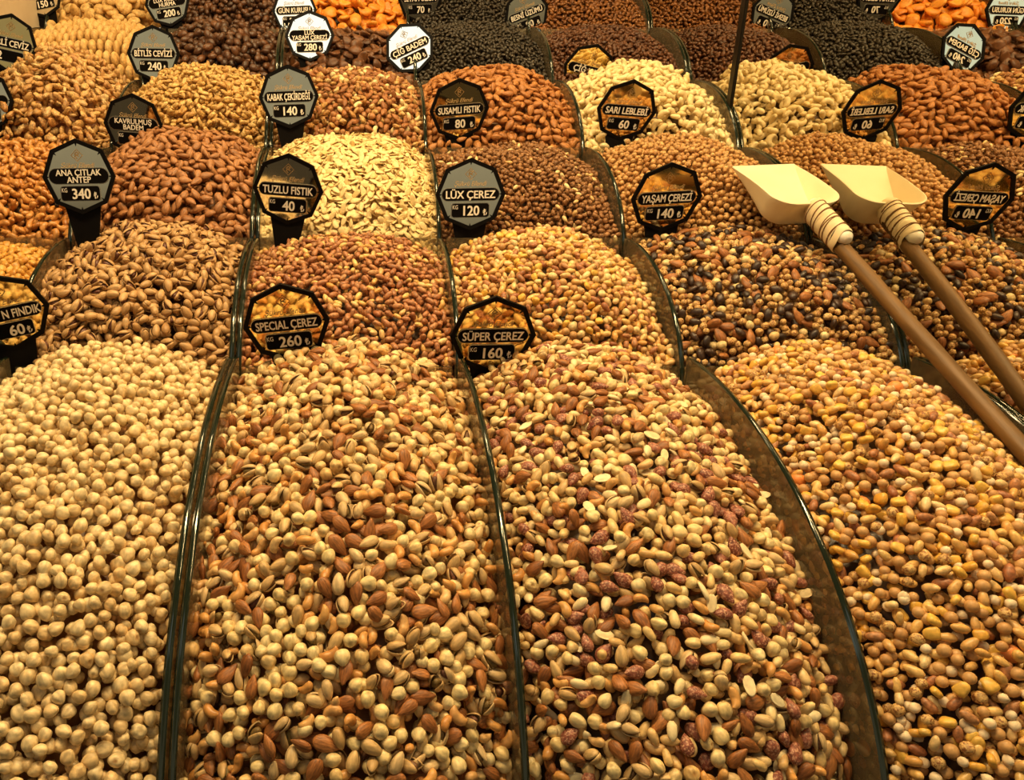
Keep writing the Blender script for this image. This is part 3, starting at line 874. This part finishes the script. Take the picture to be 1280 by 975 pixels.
N_IND = 0
for a, A in enumerate(ALL):
    q = A['q']; k, c = A['bin']
    mat = M[q['mat']]
    best = sorted(SHOWN[a].items(), key=lambda t: -t[1])[:300]
    ind = [i for i, _ in best]
    group = '%s in the %s row' % (q['name'].replace('_', ' ') + ('es' if q['name'].endswith('s') else 's'), ROWN[k])
    # the individuals: four shapes, then copies
    protos = []
    for V, T, m, kern in A['var']:
        if kern and k == 1:
            nv, ntri = kern
            me = tri_mesh(q['name'], V[:nv], T[:ntri], V[:nv], None, m[:nv]); me.materials.append(mat)
            me2 = tri_mesh('kernel', V[nv:], T[ntri:] - nv, V[nv:], None, None); me2.materials.append(M['pist_kernel'])
            protos.append((me, me2))
        else:
            me = tri_mesh(q['name'], V, T, V, None, m); me.materials.append(mat)
            protos.append((me, None))
    first = {}
    for i in ind:
        v = int(A['vi'][i])
        if v not in first:
            o = bpy.data.objects.new(q['name'], protos[v][0]); COL.objects.link(o)
            tag(o, q['label'], q['cat'], group)
            ch = None
            if protos[v][1] is not None:
                ch = bpy.data.objects.new('kernel', protos[v][1]); COL.objects.link(ch); ch.parent = o
            first[v] = (o, ch)
        else:
            src, sch = first[v]
            o = src.copy(); COL.objects.link(o)
            if sch is not None:
                ch = sch.copy(); COL.objects.link(ch); ch.parent = o
        mtx = Matrix([[*(A['R'][i][r] * A['s'][i]), A['P'][i][r] + (CAMZ if r == 2 else 0)] for r in range(3)] + [[0, 0, 0, 1]])
        o.matrix_basis = mtx
        N_IND += 1
    # the rest of the kind: one heap
    indset = set(ind)
    rest = np.array([i for i in range(len(A['P'])) if i not in indset], dtype=int)
    VV, TT, LC, RN, MS = [], [], [], [], []
    base = 0
    for v in range(4):
        ids = rest[A['vi'][rest] == v] if len(rest) else rest
        if not len(ids): continue
        V, T, m, kern = A['lo'][v]
        Pw = np.einsum('nij,vj->nvi', A['R'][ids] * A['s'][ids][:, None, None], V) + A['P'][ids][:, None, :]
        VV.append(Pw.reshape(-1, 3)); nv = len(V)
        TT.append((T[None] + (np.arange(len(ids)) * nv)[:, None, None] + base).reshape(-1, 3))
        LC.append(np.tile(V, (len(ids), 1))); MS.append(np.tile(m, len(ids)))
        RN.append(np.repeat(np.random.default_rng(a * 4 + v).random(len(ids)), nv))
        base += nv * len(ids)
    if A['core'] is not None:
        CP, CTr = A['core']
        VV.append(CP); TT.append(CTr + base); LC.append(CP); MS.append(np.full(len(CP), 1.0)); RN.append(np.full(len(CP), .5))  # core coloured fully dark, painting the shade deep between the nuts
    if VV:
        VV = np.concatenate(VV); VV[:, 2] += CAMZ
        me = tri_mesh(q['name'] + '_heap', VV, np.concatenate(TT), np.concatenate(LC), np.concatenate(RN), np.concatenate(MS))
        me.materials.append(mat)
        o = bpy.data.objects.new(q['name'] + '_heap', me); COL.objects.link(o)
        tag(o, 'remaining %s heaped beneath and behind in the %s row' % (q['name'].replace('_', ' ') + 's', ROWN[k]), q['cat'] + ' heap', kind='stuff')
print('individual nuts', N_IND)

# strung figs, row over row, in the fifth row's end bin
f, slen, width = heap_surface(5, -1, .01, .02)
fv = make_variants('fig', .046, 4, 2, 5)
fme = []
for V, T, m, _ in fv:
    V2 = V[:, [2, 1, 0]] * np.array([1.0, 1.0, 1.0]); T2 = T[:, ::-1]
    me = tri_mesh('strung_fig', V2, T2, V2, None, m); me.materials.append(M['fig']); fme.append(me)
proto = None
rng = np.random.default_rng(3)
s = 0.012
rows_f = []
while s < slen:
    n_f = int(width / .020)
    for j in range(n_f):
        u = (j + .5 + rng.normal(0, .08)) / n_f
        P, nn = f(np.array([u]), np.array([s]), np.array([-.004 + rng.normal(0, .0015)]))
        rows_f.append((P[0], nn[0]))
    s += .042
for P, nn in rows_f:
    me = fme[int(rng.integers(0, 4))]
    if proto is None:
        o = bpy.data.objects.new('strung_fig', me); COL.objects.link(o); proto = o
        tag(o, 'dried fig pressed on edge in the strung rows below the 150 sign', 'fig', 'strung figs in rows')
    else:
        o = proto.copy(); o.data = me; COL.objects.link(o)
    o.location = (P[0], P[1], P[2] + CAMZ)
    o.rotation_euler = (rng.uniform(0, 6.28), rng.normal(0, .08), rng.normal(0, .12))
    o.scale = (rng.uniform(.8, 1.1), rng.uniform(.9, 1.02), rng.uniform(.9, 1.02))
U, S = np.meshgrid(np.linspace(0, 1, 5), np.linspace(0, slen, 17))
CP, _ = f(U.ravel(), S.ravel(), -.03)
T_ = []
for i in range(16):
    for j in range(4):
        a = i * 5 + j
        T_ += [[a, a + 1, a + 6], [a, a + 6, a + 5]]
CP[:, 2] += CAMZ
me = tri_mesh('fig_layer', CP, np.array(T_), CP, None, np.full(len(CP), .6)); me.materials.append(M['fig'])
o = bpy.data.objects.new('fig_layer', me); COL.objects.link(o)
tag(o, 'layer of pressed figs underneath the strung rows', 'fig heap', kind='stuff')

# ------------------------------------------------------------------ price signs
TXT = {}
def text_mesh(s, bold=0.012, shear=0.0):
    key = (s, bold, shear)
    if key not in TXT:
        cu = bpy.data.curves.new('lettering', 'FONT')
        cu.body = s; cu.size = 1.0; cu.align_x = 'LEFT'; cu.extrude = 0.02; cu.shear = shear
        cu.resolution_u = 3
        o = bpy.data.objects.new('lettering', cu); COL.objects.link(o)
        bpy.context.view_layer.update()
        dg = bpy.context.evaluated_depsgraph_get()
        me = bpy.data.meshes.new_from_object(o.evaluated_get(dg))
        bpy.data.objects.remove(o); bpy.data.curves.remove(cu)
        n = len(me.vertices)
        V = np.zeros(n * 3); me.vertices.foreach_get('co', V); V = V.reshape(-1, 3)
        if bold > 0:
            me.calc_loop_triangles()
            T = np.zeros(len(me.loop_triangles) * 3, dtype=np.int32); me.loop_triangles.foreach_get('vertices', T); T = T.reshape(-1, 3)
            sh = [(0, 0), (1, 0), (-1, 0), (0, .7), (0, -.7), (.75, .5), (-.75, .5), (.75, -.5), (-.75, -.5)]
            V = np.concatenate([V + np.array([a * bold, b * bold, .002 * i]) for i, (a, b) in enumerate(sh)])
            me = tri_mesh('lettering', V, np.concatenate([T + n * i for i in range(len(sh))]))
            me.shade_flat()
        TXT[key] = (me, V)
    return TXT[key]
def put_text(name, s, cx, cz, h, w, y, mat, parent, bold=0.012, shear=0.0, capref='H'):
    """lettering facing -y, centred on (cx, cz): cap height h, at most w wide"""
    me, V = text_mesh(s, bold, shear)
    me = me.copy(); me.name = name
    cap = text_mesh(capref, bold)[1]
    ch = cap[:, 1].max() - cap[:, 1].min()
    lo, hi = V[:, 0].min(), V[:, 0].max()
    sz = h / ch
    sx = min(sz * 0.92, w / (hi - lo))
    P = np.stack([(V[:, 0] - (lo + hi) / 2) * sx + cx, -V[:, 2] * sz * .5 + y, (V[:, 1] - ch / 2) * sz + cz], -1)
    me.vertices.foreach_set('co', P.astype(np.float32).ravel()); me.update()
    me.materials.clear()
    return link(name, me, mat, parent)
def pill_bm(bm, cx, cz, w, h, r, y0, y1, mi=0, seg=8):
    pts = []
    for sx, sz, a0 in ((1, 1, 0), (-1, 1, 90), (-1, -1, 180), (1, -1, 270)):
        for i in range(seg + 1):
            a = math.radians(a0 + 90 * i / seg)
            pts.append((cx + sx * (w / 2 - r) + r * math.cos(a), cz + sz * (h / 2 - r) + r * math.sin(a)))
    F0 = [bm.verts.new((x, y0, z)) for x, z in pts]; B0 = [bm.verts.new((x, y1, z)) for x, z in pts]
    fs = [bm.faces.new(F0), bm.faces.new(B0[::-1])]
    for i in range(len(pts)):
        j = (i + 1) % len(pts)
        fs.append(bm.faces.new((F0[j], F0[i], B0[i], B0[j])))
    for f in fs: f.material_index = mi
def octo(r, n=8): return [(r * math.cos(PI / 2 + 2 * PI * i / n), r * math.sin(PI / 2 + 2 * PI * i / n)) for i in range(n)]

def sign(px, py, d, roll, title, price, label, pitch=0.0, yaw=0.0, R=0.0665, stand_len=1.0, title_w=1.42, amber_reflect=False, shift=0.0, price_shift=0.0):
    P = world_from(px, py, d)
    root = empty('price_sign', (P.x, P.y, P.z + CAMZ), (math.radians(pitch), -math.radians(roll), math.radians(yaw)))
    tag(root, label, 'price sign')
    # black octagon rim with small barbs at the corners
    bm = bmesh.new()
    o_, i_ = octo(R), octo(R * .885)
    y0, y1 = -.0025, .0025
    VO0 = [bm.verts.new((x, y0, z)) for x, z in o_]; VI0 = [bm.verts.new((x, y0, z)) for x, z in i_]
    VO1 = [bm.verts.new((x, y1, z)) for x, z in o_]; VI1 = [bm.verts.new((x, y1, z)) for x, z in i_]
    for i in range(8):
        j = (i + 1) % 8
        bm.faces.new((VO0[i], VO0[j], VI0[j], VI0[i])); bm.faces.new((VO1[j], VO1[i], VI1[i], VI1[j]))
        bm.faces.new((VO0[j], VO0[i], VO1[i], VO1[j])); bm.faces.new((VI0[i], VI0[j], VI1[j], VI1[i]))
    for i in range(8):
        a = PI / 2 + PI / 4 * i
        c0 = Vector((math.cos(a), math.sin(a))); t0 = Vector((-math.sin(a), math.cos(a)))
        tri = [c0 * R * .80, c0 * R * .91 + t0 * R * .035, c0 * R * .91 - t0 * R * .035]
        A_ = [bm.verts.new((p.x, y0 + .0004, p.y)) for p in tri]; B_ = [bm.verts.new((p.x, y1, p.y)) for p in tri]
        bm.faces.new(A_[::-1]); bm.faces.new(B_)
        for m_ in range(3):
            bm.faces.new((A_[m_], A_[(m_ + 1) % 3], B_[(m_ + 1) % 3], B_[m_]))
    bmesh.ops.recalc_face_normals(bm, faces=bm.faces)
    from_bm('rim', bm, M['black'], root)
    bm = bmesh.new()
    pl = octo(R * .90)
    A_ = [bm.verts.new((x, -.0008, z)) for x, z in pl]; B_ = [bm.verts.new((x, .0012, z)) for x, z in pl]
    bm.faces.new(A_); bm.faces.new(B_[::-1])
    for i in range(8): bm.faces.new((A_[(i + 1) % 8], A_[i], B_[i], B_[(i + 1) % 8]))
    bmesh.ops.recalc_face_normals(bm, faces=bm.faces)
    from_bm('mirror_plate', bm, M['amber_reflect_plate' if amber_reflect else 'plate'], root)
    # name tag
    two = '\n' in title
    bm = bmesh.new()
    tz = R * .02 if two else 0.0
    hh = R * (.40 if two else .335)
    pill_bm(bm, 0, tz, R * 1.66, hh + R * .04, hh / 2 + R * .02, -.0020, -.0004, 1)
    pill_bm(bm, 0, tz, R * 1.62, hh, hh / 2, -.0030, -.0006, 0)
    bmesh.ops.recalc_face_normals(bm, faces=bm.faces)
    tg = from_bm('name_tag', bm, [M['tagblack'], M['silver']], root)
    if title:
        if two:
            t1, t2 = title.split('\n')
            put_text('lettering', t1, shift, tz + R * .095, R * .165, R * title_w, -.0032, M['letter'], tg, bold=.020)
            put_text('lettering', t2, shift, tz - R * .095, R * .165, R * title_w, -.0032, M['letter'], tg, bold=.020)
        else:
            put_text('lettering', title, shift, tz, R * .215, R * title_w, -.0032, M['letter'], tg, bold=.024)
    # price tag
    bm = bmesh.new()
    pz = -R * .44
    pill_bm(bm, 0, pz, R * 1.10, R * .42, R * .09, -.0020, -.0004, 1)
    pill_bm(bm, 0, pz, R * 1.06, R * .38, R * .08, -.0030, -.0006, 0)
    bmesh.ops.recalc_face_normals(bm, faces=bm.faces)
    pt = from_bm('price_tag', bm, [M['tagblack'], M['silver']], root)
    if price:
        put_text('digits', price, R * .03 + price_shift, pz, R * .28, R * .62, -.0032, M['letter'], pt, bold=.026, capref='0')
        put_text('currency_mark', '\u20ba', R * .42, pz - R * .06, R * .17, R * .16, -.0032, M['letter'], pt, bold=.008)
    put_text('unit_lettering', 'KG', -R * .43, pz + R * .09, R * .11, R * .15, -.0032, M['letter'], pt, bold=.0)
    # emblem: a diamond ring with a folded band in it, and the script under it
    bm = bmesh.new()
    cz = R * .56
    def quad_ring(r0, r1):
        o4, i4 = octo(r0, 4), octo(r1, 4)
        a = [bm.verts.new((x, -.0014, z + cz)) for x, z in o4]; b = [bm.verts.new((x, -.0014, z + cz)) for x, z in i4]
        for i in range(4):
            j = (i + 1) % 4
            bm.faces.new((a[i], a[j], b[j], b[i]))
    quad_ring(R * .165, R * .145)
    for p0, p1 in (((.0, .09), (.06, .04)), ((.06, .04), (-.06, -.02)), ((-.06, .03), (.06, -.03)), ((-.06, -.03), (.0, -.09)), ((0, .09), (-.06, .03))):
        p0, p1 = Vector(p0) * R, Vector(p1) * R
        t = (p1 - p0).normalized(); nn = Vector((-t.y, t.x)) * R * .012
        bm.faces.new([bm.verts.new((p.x, -.0014, p.y + cz)) for p in (p0 + nn, p0 - nn, p1 - nn, p1 + nn)])
    bmesh.ops.solidify(bm, geom=bm.faces[:], thickness=.0004)
    from_bm('emblem', bm, M['goldink'], root)
    put_text('script_lettering', 'Şükrü Efendi', 0, R * .30, R * .13, R * .95, -.0012, M['goldink'], root, bold=.004, shear=.35)
    # black foot that goes down into the heap
    bm = bmesh.new()
    L = stand_len
    pr = [(-.50 * R, -.74 * R), (.50 * R, -.74 * R), (.27 * R, -(1.0 + L) * R), (-.27 * R, -(1.0 + L) * R)]
    A_ = [bm.verts.new((x, .0024, z)) for x, z in pr]; B_ = [bm.verts.new((x, .0075, z)) for x, z in pr]
    bm.faces.new(A_); bm.faces.new(B_[::-1])
    for i in range(4): bm.faces.new((A_[(i + 1) % 4], A_[i], B_[i], B_[(i + 1) % 4]))
    bmesh.ops.recalc_face_normals(bm, faces=bm.faces)
    st = from_bm('stake', bm, M['black'], root)
    piv = Vector((0, 0, -.74 * R)); rx = Matrix.Rotation(-math.radians(pitch), 4, 'X')   # the stake itself stands plumb
    st.rotation_euler = (-math.radians(pitch), 0, 0)
    st.location = piv - (rx @ piv)
    return root

B = 'octagonal mirrored price sign '
sign(6, 392, 1.19, 8, 'N FINDIK', '60', B + 'cut by the picture edge above the blanched hazelnuts', shift=.024, price_shift=.008, title_w=.85, pitch=15, yaw=22, amber_reflect=True)
sign(358, 404, 1.17, 6, 'SPECIAL ÇEREZ', '260', B + 'reading 260 in front of the red peanuts', pitch=14, amber_reflect=True)
sign(616, 419, 1.19, 1, 'SÜPER ÇEREZ', '160', B + 'reading 160 beside the single front divider', pitch=13, amber_reflect=True)
sign(99, 221, 1.40, 1, 'ANA ÇITLAK\nANTEP', '340', B + 'reading 340 above the brown pistachios', pitch=-3)
sign(360, 237, 1.435, -4, 'TUZLU FISTIK', '40', B + 'reading 40 in front of the pumpkin seeds', yaw=-4, pitch=10)
sign(588, 243, 1.46, 1, 'LÜX ÇEREZ', '120', B + 'reading 120 in front of the sesame peanuts', pitch=-4)
sign(833, 247, 1.455, 3, 'YAŞAM ÇEREZİ', '140', B + 'reading 140 standing before the golden chickpeas', pitch=12, amber_reflect=True)
sign(167, 156, 1.72, -4, 'KAVRULMUŞ\nBADEM', '', B + 'half buried behind the roasted almonds', pitch=8)
sign(361, 121, 1.70, 2, 'KABAK ÇEKİRDEĞİ', '140', B + 'reading 140 standing behind the pumpkin seeds', pitch=-5)
sign(574, 137, 1.722, 4, 'SUSAMLI FISTIK', '80', B + 'reading 80 in front of the raw almonds', pitch=12, amber_reflect=True)
sign(783, 138, 1.722, -4, 'SARI LEBLEBİ', '60', B + 'reading 60 in front of the raw cashews', pitch=16, amber_reflect=True)
sign(-20, 126, 1.72, 0, '', '', B + 'at the picture edge with only its grey corner showing', pitch=-8)
sign(12, 54, 1.85, -12, 'YERLİ CEVİZ', '2', B + 'rising behind the dark walnuts', amber_reflect=True, pitch=-2, price_shift=-0.022)
sign(192, 67, 1.93, -1, 'BİTLİS CEVİZİ', '240', B + 'reading 240 standing upright in front of the dates', pitch=-5)
sign(387, 45, 2.06, 1, 'LUX\nYAŞAM ÇEREZİ', '280', B + 'with a bright white plate reading 280', pitch=-14)
sign(512, 60, 2.04, 24, 'ÇİĞ BADEM', '240', B + 'tilted with a bright white plate reading 240', pitch=-14)
sign(735, 88, 2.03, -14, 'ÇİĞ KAJU', '', B + 'half hidden behind the raw cashews', pitch=14, amber_reflect=True)
sign(209, 3, 2.25, 8, 'LUX KUDÜS\nHURMA', '200', B + 'reading 200 standing above the dates', pitch=-5)
sign(368, 13, 2.28, 2, 'GÜN KURUSU', '220', B + 'partly hidden behind the white 280 sign', pitch=-9)
sign(525, -2, 2.29, 2, 'SİYAH ÜZÜM', '70', B + 'reading 70 above the black raisins', pitch=9)
sign(658, 17, 2.29, 20, 'BESNİ ÜZÜMÜ', '90', B + 'reading 90 tilted beside the brown raisins', pitch=3)
sign(50, -8, 2.28, 10, '', '150', B + 'reading 150 above the strung figs', pitch=-5)

# ------------------------------------------------------------------ scoop lashed to a wooden stick
def scoop():
    A = Vector((0.826, 1.405, -0.143)); Bp = Vector((0.868, 0.897, -0.393))
    ax = (A - Bp).normalized()                      # along the stick, away from the camera
    side = Vector((1, 0, 0)); side = (side - ax * side.dot(ax)).normalized()
    up = side.cross(ax).normalized()
    if up.z < 0: up = -up
    root = empty('scoop', (A.x, A.y, A.z + CAMZ))
    tag(root, 'cream plastic scoop lashed to a long wooden stick, lying on the nut bins', 'scoop')
    Mx = Matrix((side, ax, up)).transposed()        # local x = side, y = along, z = up
    root.rotation_euler = Mx.to_euler()
    return root
root = scoop()
# bowl: U-shaped wall that runs from the rounded back to the flat open lip; local y away from the viewer, z up
bm = bmesh.new()
Wd, Ln, Hb = .062, .165, .062
outl = []
rc = .036
for i in range(9):
    outl.append((-Wd * (1.0), Ln - (Ln - rc) * i / 8))
for i in range(1, 13):
    a = PI + PI / 2 * i / 12
    outl.append((-Wd + rc + rc * math.cos(a), rc + rc * math.sin(a)))
for i in range(0, 13):
    a = 1.5 * PI + PI / 2 * i / 12
    outl.append((Wd - rc + rc * math.cos(a), rc + rc * math.sin(a)))
for i in range(1, 9):
    outl.append((Wd, rc + (Ln - rc) * i / 8))
def bowl_pt(x, y, t, inset=0.0):
    """t 0 at the floor .. 1 at the rim; walls lean outwards; rim falls to the floor at the lip"""
    k = 1 - y / Ln
    h = Hb * (1 - (y / Ln) ** 1.25)
    lean = .80 + .20 * t if y < Ln * .999 else 1.0
    fx = x * (lean + (1 - lean) * (y / Ln) ** 2)
    fy = y + (1 - t) * .012 * (1 - y / Ln)
    return Vector((fx, fy, -Hb + t * h + (Hb) * 0.55 * (y / Ln) ** 1.6 * 0.0))
NT = 6
rings = []
for t in range(NT + 1):
    rings.append([bm.verts.new(bowl_pt(x, y, t / NT)) for x, y in outl])
for t in range(NT):
    for i in range(len(outl) - 1):
        bm.faces.new((rings[t][i], rings[t][i + 1], rings[t + 1][i + 1], rings[t + 1][i]))
n = len(outl)
for i in range(n // 2):
    a, b, c_, d_ = rings[0][i], rings[0][i + 1], rings[0][n - 2 - i], rings[0][n - 1 - i]
    if len({a, b, c_, d_}) == 4: bm.faces.new((a, d_, c_, b))
    elif len({a, b, c_, d_}) == 3: bm.faces.new((a, d_, b))
bmesh.ops.remove_doubles(bm, verts=bm.verts, dist=1e-5)
bmesh.ops.recalc_face_normals(bm, faces=bm.faces)
bmesh.ops.rotate(bm, verts=bm.verts, cent=(0, 0, 0), matrix=Matrix.Rotation(math.radians(13), 3, 'X'))
bmesh.ops.translate(bm, verts=bm.verts, vec=(-.004, -.004, .016))
bowl = from_bm('bowl', bm, M['scoop'], root, True)
md = bowl.modifiers.new('thickness', 'SOLIDIFY'); md.thickness = .003; md.offset = 0
md = bowl.modifiers.new('soft', 'BEVEL'); md.width = .0008; md.segments = 2; md.limit_method = 'ANGLE'
# stick, stub, tape, string
def stick_mesh(y0, y1, r0, r1, z, x, nseg=28, wob=.0015, flat=1.0, cap=True, seed=1):
    rg = np.random.default_rng(seed)
    t = np.linspace(0, 1, nseg)
    path = np.stack([x + wob * np.sin(t * 9 + 1), y0 + (y1 - y0) * t, z + wob * np.sin(t * 6)], -1)
    rad = (r0 + (r1 - r0) * t) * (1 + .02 * np.sin(t * 31) + .015 * np.sin(t * 57))
    e = np.clip(np.minimum(t, 1 - t) / .006, .55, 1)
    return tube_mesh(path, np.stack([rad * e, rad * e * flat], -1), 18)
V, T = stick_mesh(.004, -.80, .0122, .0118, -.010, .004)
me = tri_mesh('wooden_handle', V, T, V); link('wooden_handle', me, M['wood'], root)
V, T = stick_mesh(.010, -.112, .0122, .0120, .010, .004, nseg=16, wob=.0005)
me = tri_mesh('stub', V, T, V); link('stub', me, M['stub'], root)
# tape: overlapping bands round the stub and stick
bm = bmesh.new()
rg = np.random.default_rng(4)
ys = np.linspace(-.006, -.093, 9)
Vt, Tt, bs = [], [], 0
for i, yy in enumerate(ys):
    tl = rg.uniform(-.3, .3)
    n_ = 28
    ring = []
    for w_, rr in ((0.008, 1.0), (0.0075, 1.05), (-.0055, 1.09), (-.008, 1.02)):
        for j in range(n_):
            a = 2 * PI * j / n_
            x_, z_ = math.cos(a) * .0142 * rr, math.sin(a) * .0228 * rr
            ring.append((.004 + x_, yy + w_ + tl * x_ + .002 * math.sin(3 * a + i), .001 + z_))
    Vt += ring
    for q in range(3):
        for j in range(n_):
            a_, b_ = bs + q * n_ + j, bs + q * n_ + (j + 1) % n_
            Tt += [[a_, b_, a_ + n_], [b_, b_ + n_, a_ + n_]]
    bs += len(ring)
me = tri_mesh('tape_wrap', np.array(Vt), np.array(Tt), np.array(Vt))
o = link('tape_wrap', me, M['tape'], root)
Vt, Tt, bs = [], [], 0
th = np.linspace(0, 2 * PI * 9, 9 * 26)
path = np.stack([  .004 + .0157 * np.cos(th), -.012 - .08 * th / th[-1] + .006 * np.sin(th * .37), .001 + .0251 * np.sin(th)], -1)
V, T = tube_mesh(path, np.full((len(path), 2), .0009), 6)
me = tri_mesh('string_lashing', V, T, V); link('string_lashing', me, M['string'], root)
